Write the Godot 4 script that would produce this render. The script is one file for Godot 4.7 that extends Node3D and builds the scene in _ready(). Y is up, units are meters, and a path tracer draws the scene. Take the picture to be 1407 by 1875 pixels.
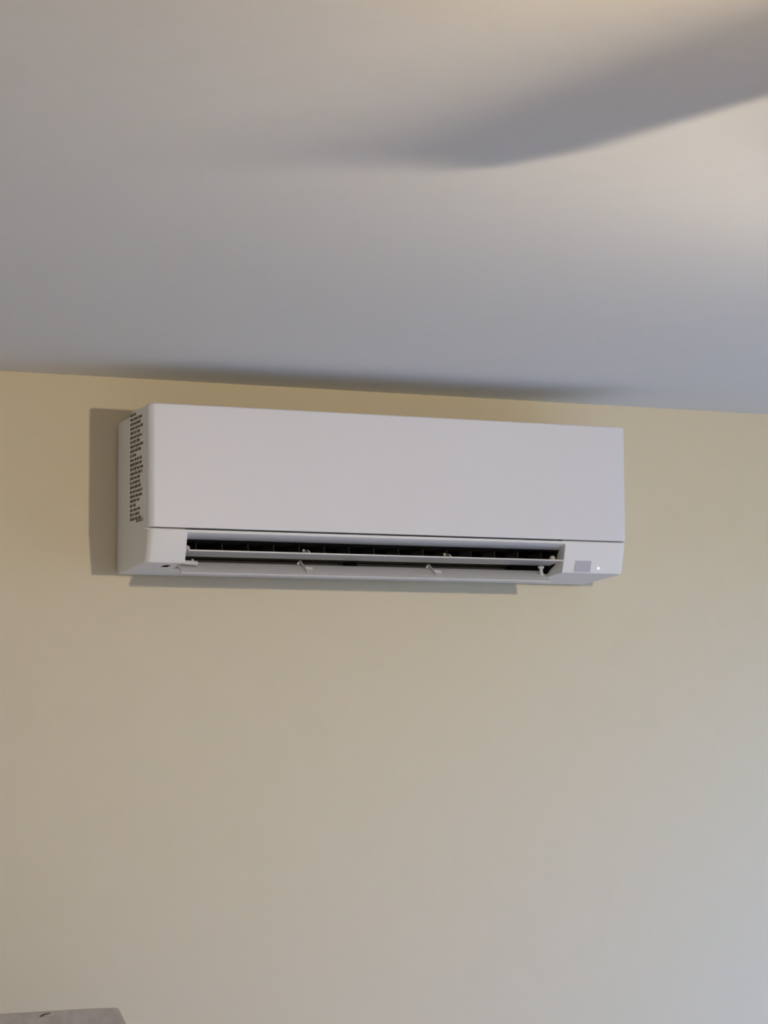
extends Node3D
# A white split air conditioner on a cream wall just under the ceiling, seen from across the room through a long lens.
# World: wall_back is the plane z = 0, x runs along it (0 = left end of the air conditioner), the room is z > 0.

const CEIL := 2.4
const BASE := 2.0313          # height of the air conditioner's underside
const LEN := 0.97             # its length

var rng := RandomNumberGenerator.new()

func _ready():
	rng.seed = 7
	set_camera()
	set_light()
	build_room()
	build_air_conditioner()
	build_pendant_lamp()
	build_ceiling_lamp()
	build_carton()

# ------------------------------------------------------------------ camera, light
func set_camera():
	var cam := Camera3D.new()
	cam.name = "camera"
	add_child(cam)
	cam.fov = rad_to_deg(2.0 * atan(937.5 / 4274.236))
	cam.near = 0.05
	cam.position = Vector3(-1.2264, BASE - 0.3047, 4.1784)
	cam.rotation_order = EULER_ORDER_YXZ
	cam.rotation_degrees = Vector3(5.5141, -22.923, -0.3085)
	cam.current = true

func set_light():
	var env := Environment.new()
	env.tonemap_mode = Environment.TONE_MAPPER_LINEAR
	env.tonemap_exposure = 1.0
	env.background_mode = Environment.BG_SKY
	var sm := ProceduralSkyMaterial.new()
	sm.sky_top_color = Color(0.456, 0.636, 1.000)
	sm.sky_horizon_color = Color(0.643, 0.795, 1.000)
	sm.ground_bottom_color = Color(0.350, 0.422, 0.505)
	sm.ground_horizon_color = Color(0.437, 0.536, 0.665)
	sm.sun_angle_max = 1.0
	sm.energy_multiplier = 9.7
	var sky := Sky.new()
	sky.sky_material = sm
	env.sky = sky
	env.ambient_light_source = Environment.AMBIENT_SOURCE_SKY
	env.sdfgi_enabled = true
	env.ssao_enabled = true
	env.ssil_enabled = true
	var we := WorldEnvironment.new()
	we.name = "environment"
	we.environment = env
	add_child(we)

# ------------------------------------------------------------------ mesh helpers
# A shape is an array of triangles [a, b, c], counter-clockwise seen from outside.
func solid(rings: Array, cap := true) -> Array:
	var t := []
	var n: int = rings[0].size()
	for s in rings.size() - 1:
		for i in n:
			var j := (i + 1) % n
			var a = rings[s][i]; var b = rings[s][j]; var c = rings[s + 1][j]; var d = rings[s + 1][i]
			t.append([a, b, c]); t.append([a, c, d])
	if cap:
		fan_cap(t, rings[0], true)
		fan_cap(t, rings[-1], false)
	var vol := 0.0
	var o: Vector3 = rings[0][0]
	for q in t:
		vol += (q[0] - o).dot((q[1] - o).cross(q[2] - o))
	if vol < 0.0:
		for q in t:
			var k = q[1]; q[1] = q[2]; q[2] = k
	return t

func fan_cap(t: Array, ring: Array, flip: bool):
	# flat polygon cap, concave outlines too
	var n := Vector3.ZERO
	for i in ring.size():
		n += ring[i].cross(ring[(i + 1) % ring.size()])
	n = n.normalized()
	var u: Vector3 = n.cross(Vector3.UP if absf(n.y) < 0.9 else Vector3.RIGHT).normalized()
	var v: Vector3 = n.cross(u)
	var flat := PackedVector2Array()
	for p in ring:
		flat.append(Vector2(p.dot(u), p.dot(v)))
	var idx := Geometry2D.triangulate_polygon(flat)
	for k in range(0, idx.size(), 3):
		var a = ring[idx[k]]; var b = ring[idx[k + 1]]; var c = ring[idx[k + 2]]
		var up: bool = (b - a).cross(c - a).dot(n) > 0.0
		if up == flip:
			t.append([a, c, b])
		else:
			t.append([a, b, c])

func mesh_of(tris: Array, crease := 40.0) -> ArrayMesh:
	var at := {}
	var norms := []
	for k in tris.size():
		var q = tris[k]
		var n: Vector3 = (q[1] - q[0]).cross(q[2] - q[0])
		norms.append(n)
		for p in q:
			var key := Vector3i((p * 20000.0).round())
			if not at.has(key):
				at[key] = []
			at[key].append(k)
	var st := SurfaceTool.new()
	st.begin(Mesh.PRIMITIVE_TRIANGLES)
	var lim := cos(deg_to_rad(crease))
	for k in tris.size():
		var q = tris[k]
		var fn: Vector3 = norms[k].normalized()
		if norms[k].length() < 1e-14:
			continue
		for i in [0, 2, 1]:
			var key := Vector3i((q[i] * 20000.0).round())
			var sum := Vector3.ZERO
			for m in at[key]:
				if norms[m].normalized().dot(fn) > lim:
					sum += norms[m]
			st.set_normal(sum.normalized() if sum.length() > 1e-14 else fn)
			st.add_vertex(q[i])
	return st.commit()

func part(called: String, tris: Array, m: Material, parent: Node = self, crease := 40.0) -> MeshInstance3D:
	var o := MeshInstance3D.new()
	o.name = called
	o.mesh = mesh_of(tris, crease)
	o.material_override = m
	o.cast_shadow = GeometryInstance3D.SHADOW_CASTING_SETTING_ON
	parent.add_child(o, true)
	return o

func thing(called: String, label: String, category: String, at := Vector3.ZERO) -> Node3D:
	var o := Node3D.new()
	o.name = called
	add_child(o, true)
	o.position = at
	o.set_meta("label", label)
	o.set_meta("category", category)
	return o

func structure(o: Node, label: String, category: String):
	o.set_meta("kind", "structure")
	o.set_meta("label", label)
	o.set_meta("category", category)

func box(lo: Vector3, hi: Vector3, b := 0.0) -> Array:
	# box with chamfered edges
	if b <= 0.0:
		var r := []
		for y in [lo.y, hi.y]:
			r.append([Vector3(lo.x, y, lo.z), Vector3(hi.x, y, lo.z), Vector3(hi.x, y, hi.z), Vector3(lo.x, y, hi.z)])
		return solid(r)
	var rings := []
	for e in [[lo.y, b], [lo.y + b * 0.3, b * 0.3], [lo.y + b, 0.0], [hi.y - b, 0.0], [hi.y - b * 0.3, b * 0.3], [hi.y, b]]:
		var ring := []
		var ax: float = lo.x + e[1]; var bx: float = hi.x - e[1]
		var az: float = lo.z + e[1]; var bz: float = hi.z - e[1]
		for c in [[bx, bz, 0], [ax, bz, 1], [ax, az, 2], [bx, az, 3]]:
			for k in 4:
				var an: float = PI * 0.5 * (float(c[2]) + k / 3.0)
				var sx: float = -1.0 if c[2] == 1 or c[2] == 2 else 1.0
				var sz: float = -1.0 if c[2] >= 2 else 1.0
				ring.append(Vector3(c[0] - sx * b + cos(an) * b, e[0], c[1] - sz * b + sin(an) * b))
		rings.append(ring)
	return solid(rings)

func rod(a: Vector3, b: Vector3, r: float, n := 16, dome := 0.0) -> Array:
	var d := (b - a).normalized()
	var u := d.cross(Vector3.UP if absf(d.y) < 0.9 else Vector3.RIGHT).normalized()
	var v := d.cross(u)
	var rings := []
	var e := r * 0.25
	var list := [[a, r - e], [a + d * e, r], [b - d * e, r], [b, r - e]]
	if dome > 0.0:
		list = [[a, r]]
		for k in 5:
			var an := PI * 0.5 * k / 4.0
			list.append([b + d * dome * sin(an), maxf(r * cos(an), r * 0.02)])
	for q in list:
		var ring := []
		for i in n:
			var an := TAU * i / n
			ring.append(q[0] + (u * cos(an) + v * sin(an)) * q[1])
		rings.append(ring)
	return solid(rings)

func ball(c: Vector3, r: float, n := 14) -> Array:
	var rings := []
	for k in n - 1:
		var el := -PI * 0.5 + PI * (k + 0.5) / (n - 1)
		var ring := []
		for i in n:
			var an := TAU * i / n
			ring.append(c + Vector3(cos(el) * cos(an), sin(el), cos(el) * sin(an)) * r)
		rings.append(ring)
	return solid(rings)

func lathe(profile: Array, n := 40) -> Array:
	# profile of (radius, height) about the y axis
	var rings := []
	for p in profile:
		var ring := []
		for i in n:
			var an := TAU * i / n
			ring.append(Vector3(cos(an) * p.x, p.y, sin(an) * p.x))
		rings.append(ring)
	return solid(rings)

func along_x(profile: Array, x0: float, x1: float) -> Array:
	# (z, y) outline pushed from x0 to x1
	var rings := []
	for x in [x0, x1]:
		var ring := []
		for p in profile:
			ring.append(Vector3(x, p.y, p.x))
		rings.append(ring)
	return solid(rings)

func moved(tris: Array, tf: Transform3D) -> Array:
	var out := []
	for q in tris:
		out.append([tf * q[0], tf * q[1], tf * q[2]])
	return out

# ------------------------------------------------------------------ materials
func noise_tex(freq: float, lo: Color, hi: Color, sz := 512, sd := 1, oct := 4) -> NoiseTexture2D:
	var n := FastNoiseLite.new()
	n.seed = sd
	n.frequency = freq
	n.fractal_octaves = oct
	var t := NoiseTexture2D.new()
	t.width = sz; t.height = sz
	t.seamless = true
	t.noise = n
	var g := Gradient.new()
	g.set_color(0, lo); g.set_color(1, hi)
	t.color_ramp = g
	return t

func noise_bump(freq: float, strength: float, sz := 512, sd := 3) -> NoiseTexture2D:
	var n := FastNoiseLite.new()
	n.seed = sd
	n.frequency = freq
	n.fractal_octaves = 3
	var t := NoiseTexture2D.new()
	t.width = sz; t.height = sz
	t.seamless = true
	t.as_normal_map = true
	t.bump_strength = strength
	t.noise = n
	return t

func plain(c: Color, rough := 0.6, metal := 0.0) -> StandardMaterial3D:
	var m := StandardMaterial3D.new()
	m.albedo_color = c
	m.roughness = rough
	m.metallic = metal
	return m

func painted(c: Color, spread: float, sd: int) -> StandardMaterial3D:
	# matt emulsion paint: roller stipple in the relief, a faint unevenness in the colour
	var m := plain(Color.WHITE, 0.92)
	m.metallic_specular = 0.25
	m.albedo_texture = noise_tex(0.02, c.darkened(spread), c.lightened(spread * 0.5), 512, sd)
	m.uv1_triplanar = true
	m.uv1_world_triplanar = true
	m.uv1_scale = Vector3.ONE * 0.9
	m.normal_enabled = true
	m.normal_texture = noise_bump(0.12, 1.2, 512, sd + 5)
	m.normal_scale = 0.05
	return m

# ------------------------------------------------------------------ the room
func build_room():
	var X0 := -1.95; var X1 := 2.7; var Z1 := 5.4; var T := 0.12
	var cream := painted(Color(0.882, 0.840, 0.735), 0.007, 11)
	var white := painted(Color(0.905, 0.902, 0.885), 0.006, 21)
	var w := part("wall_back", box(Vector3(X0 - T, 0, -T), Vector3(X1 + T, CEIL, 0)), cream)
	structure(w, "cream painted wall carrying the air conditioner", "wall")
	w = part("ceiling", box(Vector3(X0 - T, CEIL, -T), Vector3(X1 + T, CEIL + T, Z1 + T)), white)
	structure(w, "smooth white painted ceiling", "ceiling")
	var boards := plain(Color(0.70, 0.68, 0.66), 0.5)
	w = part("floor", box(Vector3(X0 - T, -T, -T), Vector3(X1 + T, 0, Z1 + T)), boards)
	structure(w, "light grey floor", "floor")
	w = part("wall_left", box(Vector3(X0 - T, 0, 0), Vector3(X0, CEIL, Z1)), cream)
	structure(w, "cream painted side wall of the room", "wall")
	w = part("wall_front", box(Vector3(X0 - T, 0, Z1), Vector3(X1 + T, CEIL, Z1 + T)), cream)
	structure(w, "cream painted wall opposite the air conditioner", "wall")
	# right wall with the window the cool daylight comes through
	var wz0 := 0.3; var wz1 := 2.7; var wy0 := 0.3; var wy1 := 2.2
	var tr := []
	tr.append_array(box(Vector3(X1, 0, 0), Vector3(X1 + T, CEIL, wz0)))
	tr.append_array(box(Vector3(X1, 0, wz1), Vector3(X1 + T, CEIL, Z1)))
	tr.append_array(box(Vector3(X1, 0, wz0), Vector3(X1 + T, wy0, wz1)))
	tr.append_array(box(Vector3(X1, wy1, wz0), Vector3(X1 + T, CEIL, wz1)))
	w = part("wall_right", tr, cream)
	structure(w, "cream painted wall with the daylight window", "wall")
	var win := Node3D.new()
	win.name = "window_1"
	win.position = Vector3(X1 + 0.05, wy0, (wz0 + wz1) * 0.5)
	add_child(win)
	structure(win, "white framed window letting in daylight", "window")
	var wm := plain(Color(0.9, 0.9, 0.9), 0.4)
	var hw := (wz1 - wz0) * 0.5; var hh := wy1 - wy0; var f := 0.05
	tr = []
	tr.append_array(box(Vector3(0, 0, -hw), Vector3(0.05, f, hw), 0.004))
	tr.append_array(box(Vector3(0, hh - f, -hw), Vector3(0.05, hh, hw), 0.004))
	for z in [-hw, -f * 0.5, hw - f]:
		tr.append_array(box(Vector3(0, f, z), Vector3(0.05, hh - f, z + f), 0.004))
	part("window_frame", tr, wm, win)
	var gm := plain(Color(0.95, 0.98, 1.0, 0.06), 0.02)
	gm.transparency = BaseMaterial3D.TRANSPARENCY_ALPHA
	for z in [-hw + f, f * 0.5]:
		part("pane", box(Vector3(0.022, f, z), Vector3(0.028, hh - f, z + hw - f * 1.5)), gm, win)

# ------------------------------------------------------------------ the air conditioner
func end_profile() -> Array:
	# (z, y) outline of the casing at its closed ends
	return [Vector2(0.006, 0.002), Vector2(0.010, -0.001), Vector2(0.1765, 0.0085), Vector2(0.1785, 0.0088), Vector2(0.1800, 0.0096),
		Vector2(0.1808, 0.0110), Vector2(0.1815, 0.0130), Vector2(0.1865, 0.028), Vector2(0.1968, 0.0676), Vector2(0.1966, 0.0684), Vector2(0.1960, 0.0687),
		Vector2(0.181, 0.0687), Vector2(0.181, 0.0717), Vector2(0.1853, 0.0719), Vector2(0.1853, 0.292), Vector2(0.095, 0.292), Vector2(0.091, 0.290), Vector2(0.088, 0.284), Vector2(0.012, 0.282), Vector2(0.006, 0.278)]

func end_block(x_out: float, x_in: float) -> Array:
	# casing end with its rounded front corner; x_out is the free end
	var s := signf(x_in - x_out)
	var r := 0.013
	var rings := []
	for d in [0.0, 0.0006, 0.0018, 0.0035, 0.006, 0.009, r]:
		var front: float = r - sqrt(maxf(0.0, r * r - (r - d) * (r - d)))
		var soft: float = 0.0
		if d < 0.0025:
			soft = 0.0025 - sqrt(maxf(0.0, 0.0025 * 0.0025 - (0.0025 - d) * (0.0025 - d)))
		var ring := []
		for p in end_profile():
			var z: float = p.x; var y: float = p.y
			if z > 0.187 or (z > 0.17 and y < 0.03):
				var k: float = 1.0
				z -= front * k
			if y < 0.03:
				y += soft
			elif y > 0.27:
				y -= soft
			ring.append(Vector3(x_out + s * d, y, z))
		rings.append(ring)
	var last := []
	for p in end_profile():
		last.append(Vector3(x_in, p.y, p.x))
	rings.append(last)
	return solid(rings)

func build_air_conditioner():
	var ac := thing("air_conditioner", "white wall-mounted split air conditioner with open louvers under the ceiling", "air conditioner", Vector3(0, BASE, 0))
	var plastic := plain(Color(0.878, 0.885, 0.915), 0.42)
	plastic.metallic_specular = 0.4
	var shell := plain(Color(0.900, 0.903, 0.910), 0.5)
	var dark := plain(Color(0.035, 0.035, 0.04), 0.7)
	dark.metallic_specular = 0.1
	var duct := plain(Color(0.07, 0.07, 0.07), 0.75)
	var louver_white := plain(Color(0.80, 0.80, 0.80), 0.4)
	var SX0 := 0.0745; var SX1 := 0.8365    # the outlet

	# casing: closed ends, and the middle with the outlet cut out of its lower front
	var tr := []
	tr.append_array(end_block(0.0, SX0))
	tr.append_array(end_block(LEN, SX1))
	var mid := [Vector2(0.006, 0.002), Vector2(0.010, -0.001), Vector2(0.088, 0.0035), Vector2(0.096, 0.005), Vector2(0.096, 0.008), Vector2(0.058, 0.014),
		Vector2(0.044, 0.030), Vector2(0.050, 0.0535), Vector2(0.172, 0.0535), Vector2(0.1925, 0.0622), Vector2(0.1950, 0.0632), Vector2(0.1962, 0.0644), Vector2(0.1968, 0.0676),
		Vector2(0.1966, 0.0684), Vector2(0.1960, 0.0687), Vector2(0.165, 0.0687), Vector2(0.165, 0.078), Vector2(0.186, 0.078), Vector2(0.186, 0.292), Vector2(0.095, 0.292), Vector2(0.091, 0.290), Vector2(0.088, 0.284), Vector2(0.012, 0.282), Vector2(0.006, 0.278)]
	tr.append_array(along_x(mid, SX0, SX1))
	part("casing", tr, shell, ac, 30.0)

	# smooth front panel with rounded ends
	var rings := []
	for e in [[0.0716, 0.0006], [0.0718, 0.0002], [0.0723, 0.0], [0.2915, 0.0], [0.2932, 0.0004], [0.2945, 0.0014], [0.295, 0.0032]]:
		var ring := [Vector3(e[1], e[0], 0.1855), Vector3(LEN - e[1], e[0], 0.1855)]
		var r := 0.013
		for k in 9:
			var an := PI * 0.5 * k / 8.0
			ring.append(Vector3(LEN - e[1] - r + cos(an) * r, e[0], 0.2 - e[1] - r + sin(an) * r))
		for k in 9:
			var an := PI * 0.5 + PI * 0.5 * k / 8.0
			ring.append(Vector3(e[1] + r + cos(an) * r, e[0], 0.2 - e[1] - r + sin(an) * r))
		rings.append(ring)
	part("front_panel", solid(rings), plastic, ac, 30.0)

	# plate it hangs on, set in from the edges
	part("mounting_plate", box(Vector3(0.03, 0.03, 0.0), Vector3(LEN - 0.03, 0.26, 0.0065)), plain(Color(0.5, 0.5, 0.5), 0.4, 0.6), ac)

	# the dark air duct behind the outlet
	tr = []
	tr.append_array(along_x([Vector2(0.051, 0.0532), Vector2(0.051, 0.0518), Vector2(0.168, 0.0518), Vector2(0.1715, 0.0532)], SX0 + 0.0004, SX1 - 0.0004))
	tr.append_array(along_x([Vector2(0.0452, 0.030), Vector2(0.0512, 0.053), Vector2(0.0535, 0.053), Vector2(0.0475, 0.030)], SX0 + 0.0004, SX1 - 0.0004))
	part("duct_floor", along_x([Vector2(0.0460, 0.033), Vector2(0.0480, 0.036), Vector2(0.060, 0.0300), Vector2(0.108, 0.0165), Vector2(0.110, 0.0140), Vector2(0.108, 0.0086), Vector2(0.058, 0.0145)], SX0 + 0.0004, SX1 - 0.0004), plain(Color(0.42, 0.42, 0.40), 0.7), ac)
	for x in [SX0 + 0.0002, SX1 - 0.0014]:
		tr.append_array(along_x([Vector2(0.05, 0.014), Vector2(0.108, 0.009), Vector2(0.150, 0.026), Vector2(0.166, 0.052), Vector2(0.05, 0.052)], x, x + 0.0012))
	part("air_duct", tr, duct, ac)
	# the fan roller at its back
	rings = []
	for x in [SX0 + 0.004, SX1 - 0.004]:
		var ring := []
		for i in 48:
			var an := TAU * i / 48.0
			var rr := 0.0105 if i % 2 == 0 else 0.0085
			ring.append(Vector3(x, 0.0410 + sin(an) * rr, 0.072 + cos(an) * rr))
		rings.append(ring)
	part("fan_roller", solid(rings), dark, ac, 5.0)
	# upright vanes that turn the air sideways
	var vane_grey := plain(Color(0.16, 0.16, 0.17), 0.7)
	for k in 15:
		var x := SX0 + 0.030 + k * 0.0503
		var lean := 0.006
		rings = []
		for q in [[-0.0008], [0.0008]]:
			rings.append([Vector3(x + q[0], 0.0310, 0.092), Vector3(x + q[0] + lean, 0.0300, 0.122), Vector3(x + q[0] + lean * 1.2, 0.036, 0.134), Vector3(x + q[0] + lean, 0.0515, 0.134), Vector3(x + q[0], 0.0515, 0.092)])
		part("vane", solid(rings), vane_grey, ac)
	part("vane_linkage", along_x([Vector2(0.110, 0.0160), Vector2(0.126, 0.0135), Vector2(0.128, 0.0145), Vector2(0.122, 0.0240), Vector2(0.112, 0.0240)], 0.409, 0.432), dark, ac)
	part("louver_motor_cover", box(Vector3(0.752, 0.0110, 0.110), Vector3(0.8345, 0.0260, 0.128), 0.002), dark, ac)

	# upper louver: nearly level, its front edge a little higher
	var ul := part("louver", louver_shape(0.0785, 0.8335, Vector2(0.128, 0.0262), Vector2(0.1925, 0.0318), 0.0032, 0.0016), louver_white, ac, 30.0)
	for x in [0.085, 0.826]:
		tr = ball(Vector3(x, 0.0378, 0.160), 0.0058)
		tr.append_array(rod(Vector3(x - 0.006, 0.0335, 0.158), Vector3(x + 0.006, 0.0335, 0.158), 0.0035))
		part("hinge_pin", tr, louver_white, ul)
	for x in [0.311, 0.597]:
		part("hinge_pin", ball(Vector3(x, 0.0395, 0.160), 0.0030, 10), louver_white, ul)
		part("bracket", along_x([Vector2(0.140, 0.029), Vector2(0.176, 0.032), Vector2(0.170, 0.0385), Vector2(0.160, 0.0415), Vector2(0.150, 0.0400)], x + 0.006, x + 0.0085), louver_white, ul)

	# lower louver: hanging open, its front edge below the underside
	var ll := part("louver", louver_shape(0.0690, 0.8105, Vector2(0.134, 0.0150), Vector2(0.1785, -0.0080), 0.0034, 0.0018), louver_white, ac, 30.0)
	for x in [0.313, 0.574]:
		part("bracket", along_x([Vector2(0.128, 0.0215), Vector2(0.138, 0.0225), Vector2(0.172, 0.0020), Vector2(0.176, -0.0035), Vector2(0.150, 0.0070), Vector2(0.134, 0.0150)], x - 0.0012, x + 0.0012), louver_white, ll)
		tr = rod(Vector3(x + 0.001, 0.0075, 0.160), Vector3(x + 0.0125, 0.0065, 0.160), 0.0030)
		tr.append_array(ball(Vector3(x + 0.0125, 0.0065, 0.160), 0.0038, 10))
		part("hinge_pin", tr, louver_white, ll)
		part("hinge_pin", ball(Vector3(x - 0.009, 0.0160, 0.150), 0.0026, 10), louver_white, ll)
	tr = rod(Vector3(0.0735, 0.0120, 0.166), Vector3(0.101, 0.0105, 0.166), 0.0042)
	tr.append_array(ball(Vector3(0.100, 0.0105, 0.166), 0.0048, 10))
	tr.append_array(rod(Vector3(0.094, 0.0115, 0.166), Vector3(0.094, 0.0175, 0.164), 0.0028))
	part("hinge_pin", tr, louver_white, ll)
	tr = rod(Vector3(0.802, 0.002, 0.160), Vector3(0.802, 0.0190, 0.158), 0.0034)
	tr.append_array(rod(Vector3(0.802, 0.0175, 0.158), Vector3(0.802, 0.0225, 0.158), 0.0062))
	part("hinge_pin", tr, louver_white, ll)
	# dark plate painted in for the shade of a small hole underneath
	part("hole_shade", along_x([Vector2(0.120, 0.0058), Vector2(0.150, 0.0075), Vector2(0.150, 0.0066), Vector2(0.128, 0.0053)], 0.046, 0.058), dark, ac)

	# receiver window and running light on the lower front
	var slope := func(y: float) -> float: return 0.1865 + (y - 0.028) / 0.0396 * 0.0103
	rings = []
	for o in [0.0, 0.0007]:
		rings.append([Vector3(0.862, 0.0115, slope.call(0.0125) + o), Vector3(0.896, 0.0115, slope.call(0.0125) + o), Vector3(0.896, 0.0325, slope.call(0.0325) + o), Vector3(0.862, 0.0325, slope.call(0.0325) + o)])
	var rw := plain(Color(0.74, 0.74, 0.785), 0.18)
	part("receiver_window", solid(rings), rw, ac).set_meta("label", "grey translucent receiver window")
	var led := plain(Color(1, 1, 1), 0.4)
	led.emission_enabled = true
	led.emission = Color(0.95, 0.97, 1.0)
	led.emission_energy_multiplier = 1.6
	part("indicator_light", ball(Vector3(0.9135, 0.0190, slope.call(0.0190) - 0.0006), 0.0021, 10), led, ac).set_meta("label", "small white glowing indicator light")

	# rows of fine dark print on the left end, too small to read
	var ink := plain(Color(0.42, 0.40, 0.37), 0.6)
	var ends := [0.46, 0.93, 0.83, 0.97, 0.77, 0.92, 0.75, 1.0, 0.90, 0.50, 0.97, 0.90, 1.0, 0.97, 0.76, 0.78, 0.92, 0.95, 0.95, 0.80, 0.46, 0.80, 0.76, 0.90, 1.02]
	tr = []
	for k in ends.size():
		var y := 0.2845 - k * 0.00833
		var z := 0.0855
		var z1: float = 0.0855 + ends[k] * 0.080
		if k == 24:
			z = 0.125
			y += 0.003
		while z < z1 - 0.004:
			var e := minf(z + rng.randf_range(0.012, 0.030), z1)
			var hgt := 0.0026
			# a word: letters as upright strokes of uneven height between two thin lines
			var lz := z
			while lz < e - 0.0012:
				var lw := rng.randf_range(0.0012, 0.0021)
				var lh := hgt * rng.randf_range(0.75, 1.25)
				print_quad(tr, y - hgt, y - hgt + lh * 2.0, lz, minf(lz + lw, e))
				lz += lw + 0.00045
			z = e + 0.0022
	part("printed_text", tr, ink, ac, 1.0).set_meta("label", "rows of small dark print")

func print_quad(tr: Array, y0: float, y1: float, z0: float, z1: float):
	var x := -0.00015
	var a := Vector3(x, y0, z0); var b := Vector3(x, y0, z1); var c := Vector3(x, y1, z1); var d := Vector3(x, y1, z0)
	tr.append([a, b, c]); tr.append([a, c, d])

func louver_shape(x0: float, x1: float, rear: Vector2, front: Vector2, t: float, bow: float) -> Array:
	# long thin blade: (z, y) of its rear and front edge, rounded edges, bowed slightly
	var prof := []
	var d := (front - rear)
	var n := Vector2(-d.y, d.x).normalized()
	var steps := 8
	for k in steps + 1:
		var s := float(k) / steps
		var th: float = t * 0.5 * sqrt(clampf(1.0 - pow(absf(2.0 * s - 1.0), 14.0), 0.06 if s < 0.5 else 0.75, 1.0))
		prof.append(rear + d * s + n * (th + bow * (1.0 - pow(2.0 * s - 1.0, 2.0))))
	for k in steps + 1:
		var s := 1.0 - float(k) / steps
		var th: float = t * 0.5 * sqrt(clampf(1.0 - pow(absf(2.0 * s - 1.0), 14.0), 0.06 if s < 0.5 else 0.75, 1.0))
		prof.append(rear + d * s + n * (-th + bow * (1.0 - pow(2.0 * s - 1.0, 2.0))))
	return along_x(prof, x0, x1)

# ------------------------------------------------------------------ lamps outside the frame
func build_pendant_lamp():
	# pendant throwing the unit's sharp shadow; shade and plate added to shape its light
	var K := Vector3(0.60, 2.18, 2.30)
	var sp := thing("pendant_lamp", "unseen pendant lamp with an added flat metal shade and an added shadow plate", "lamp", Vector3(0.60, CEIL, 2.30))
	var o := -sp.position
	var metal := plain(Color(0.75, 0.75, 0.75), 0.35, 0.7)
	# unseen plate added to cast the ceiling's dark band, upper edge nearer the ceiling
	var top := [Vector3(0.225, 2.301, 1.964), Vector3(0.260, 2.301, 2.030), Vector3(0.305, 2.301, 2.222), Vector3(0.400, 2.301, 2.66)]
	var low := [Vector3(0.330, 2.246, 2.111), Vector3(0.336, 2.246, 2.140), Vector3(0.354, 2.246, 2.267), Vector3(0.430, 2.246, 2.66)]
	var rings := []
	for k in 4:
		var across: Vector3 = (top[k] - low[k]).normalized()
		var n: Vector3 = across.cross((top[3] - top[0]).normalized()).normalized() * 0.003
		rings.append([top[k] + n + o, top[k] - n + o, low[k] - n + o, low[k] + n + o])
	part("shadow_plate", solid(rings), metal, sp)
	for p in [Vector3(0.348, 0, 2.42), Vector3(0.398, 0, 2.65)]:
		part("stem", rod(Vector3(p.x, 2.299, p.z) + o, Vector3(p.x, CEIL, p.z) + o, 0.006), metal, sp)
	part("stem", rod(K + Vector3(0, 0.03, 0) + o, Vector3(K.x, CEIL, K.z) + o, 0.006), metal, sp)
	part("arm", rod(Vector3(0.385, 2.285, 2.55) + o, Vector3(K.x, 2.285, K.z) + o, 0.005), metal, sp)
	var at := Transform3D(Basis.IDENTITY, K + o)
	part("lamp_shade", moved(lathe([Vector2(0.001, 0.047), Vector2(0.02, 0.045), Vector2(0.098, 0.033), Vector2(0.1, 0.0315), Vector2(0.098, 0.030), Vector2(0.02, 0.041), Vector2(0.001, 0.042)], 48), at), metal, sp)  # disc added over the bulb to hold its light back from the ceiling
	var bm := plain(Color(1, 1, 1), 0.4)
	bm.emission_enabled = true
	bm.emission = Color(1.0, 0.95, 0.88)
	bm.emission_energy_multiplier = 4.0
	part("bulb", ball(K + o, 0.0285, 20), bm, sp)
	var l := OmniLight3D.new()
	l.name = "pendant_glow"
	add_child(l)
	l.position = K
	l.omni_range = 12.0
	l.omni_attenuation = 2.0
	l.light_energy = 1.38
	l.light_size = 0.026
	l.light_color = Color(1.0, 0.93, 0.83)
	l.shadow_enabled = true

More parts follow.
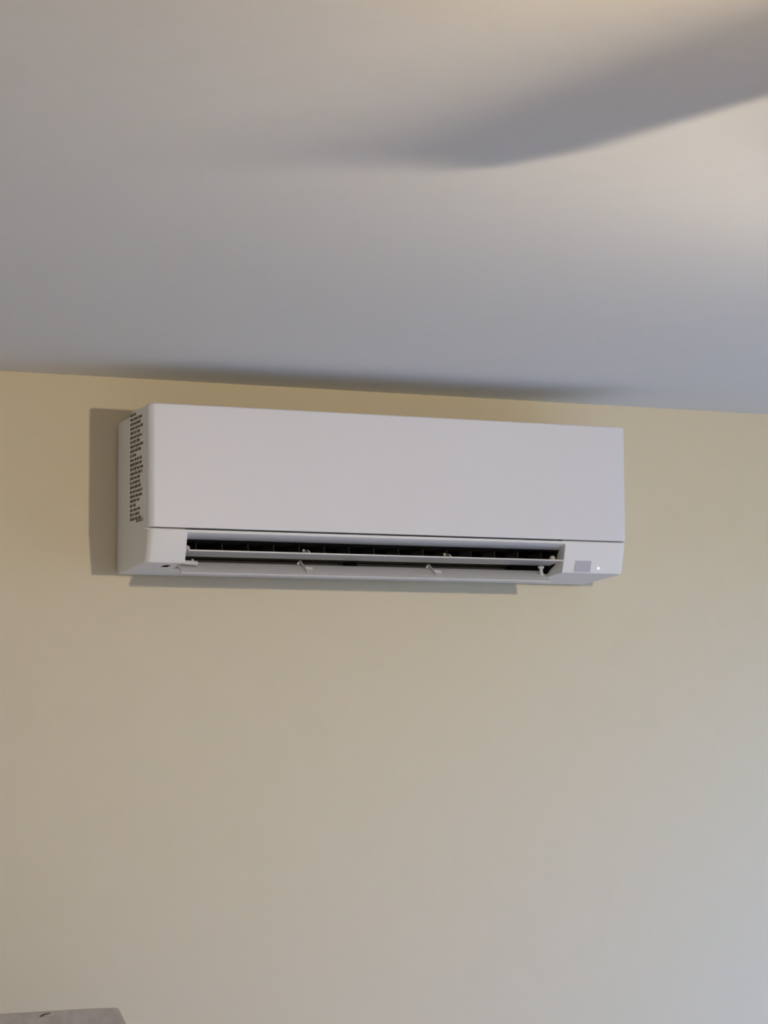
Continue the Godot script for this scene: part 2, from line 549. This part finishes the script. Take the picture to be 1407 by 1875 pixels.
func build_ceiling_lamp():
	var at := Vector3(-0.30, CEIL, 2.80)
	var cl := thing("ceiling_lamp", "round frosted glass ceiling lamp giving warm light", "lamp", at)
	part("base_ring", lathe([Vector2(0.105, -0.022), Vector2(0.117, -0.02), Vector2(0.12, -0.008), Vector2(0.12, 0.0)]), plain(Color(0.8, 0.8, 0.8), 0.4, 0.5), cl)
	var gm := plain(Color(1, 0.96, 0.88), 0.4)
	gm.emission_enabled = true
	gm.emission = Color(1.0, 0.81, 0.38)
	gm.emission_energy_multiplier = 0.9
	part("lamp_shade", lathe([Vector2(0.108, -0.022), Vector2(0.105, -0.040), Vector2(0.09, -0.058), Vector2(0.06, -0.071), Vector2(0.02, -0.076), Vector2(0.002, -0.0765)]), gm, cl)
	var l := OmniLight3D.new()
	l.name = "ceiling_lamp_glow"
	add_child(l)
	l.position = at + Vector3(0, -0.19, 0)
	l.omni_range = 12.0
	l.omni_attenuation = 2.0
	l.light_energy = 0.115
	l.light_size = 0.10
	l.light_color = Color(1.0, 0.81, 0.38)
	l.shadow_enabled = true

# ------------------------------------------------------------------ the carton
func build_carton():
	var c := thing("cardboard_carton", "tall greyish cardboard carton with an upturned front flap by the wall", "carton", Vector3(-0.33, 0, 0.16))
	var card := plain(Color.WHITE, 0.9)
	card.albedo_texture = noise_tex(0.05, Color(0.62, 0.585, 0.54), Color(0.69, 0.655, 0.61), 256, 31)
	card.uv1_triplanar = true
	card.uv1_scale = Vector3.ONE * 3.0
	var x0 := -0.29; var x1 := 0.285; var z0 := -0.13; var z1 := 0.13
	part("body", box(Vector3(x0, 0, z0), Vector3(x1, 1.05, z1), 0.004), card, c)
	# front flap, standing up and leaning back a touch
	var out := [Vector2(x0, 1.048), Vector2(x1, 1.048), Vector2(x1, 1.19), Vector2(x1 - 0.004, 1.205), Vector2(0.2635, 1.246), Vector2(0.2505, 1.2705), Vector2(0.2475, 1.2728), Vector2(0.20, 1.2732), Vector2(x0 + 0.05, 1.2705), Vector2(x0 + 0.03, 1.24), Vector2(x0, 1.19)]
	var rings := []
	for th in [0.0, 0.005]:
		var ring := []
		for p in out:
			ring.append(Vector3(p.x, p.y, z1 + th + 0.005))
		rings.append(ring)
	var flap := part("flap", solid(rings), card, c)
	# torn slit under the flap's edge
	var tear := [Vector2(0.112, 1.2655), Vector2(0.117, 1.2640), Vector2(0.121, 1.2668), Vector2(0.132, 1.2692), Vector2(0.131, 1.2706), Vector2(0.120, 1.2692)]
	rings = []
	for th in [0.0, 0.0006]:
		var ring := []
		for p in tear:
			ring.append(Vector3(p.x, p.y, z1 + 0.01 + th))
		rings.append(ring)
	part("tear", solid(rings), plain(Color(0.30, 0.27, 0.24), 0.9), flap).set_meta("label", "small dark torn slit")
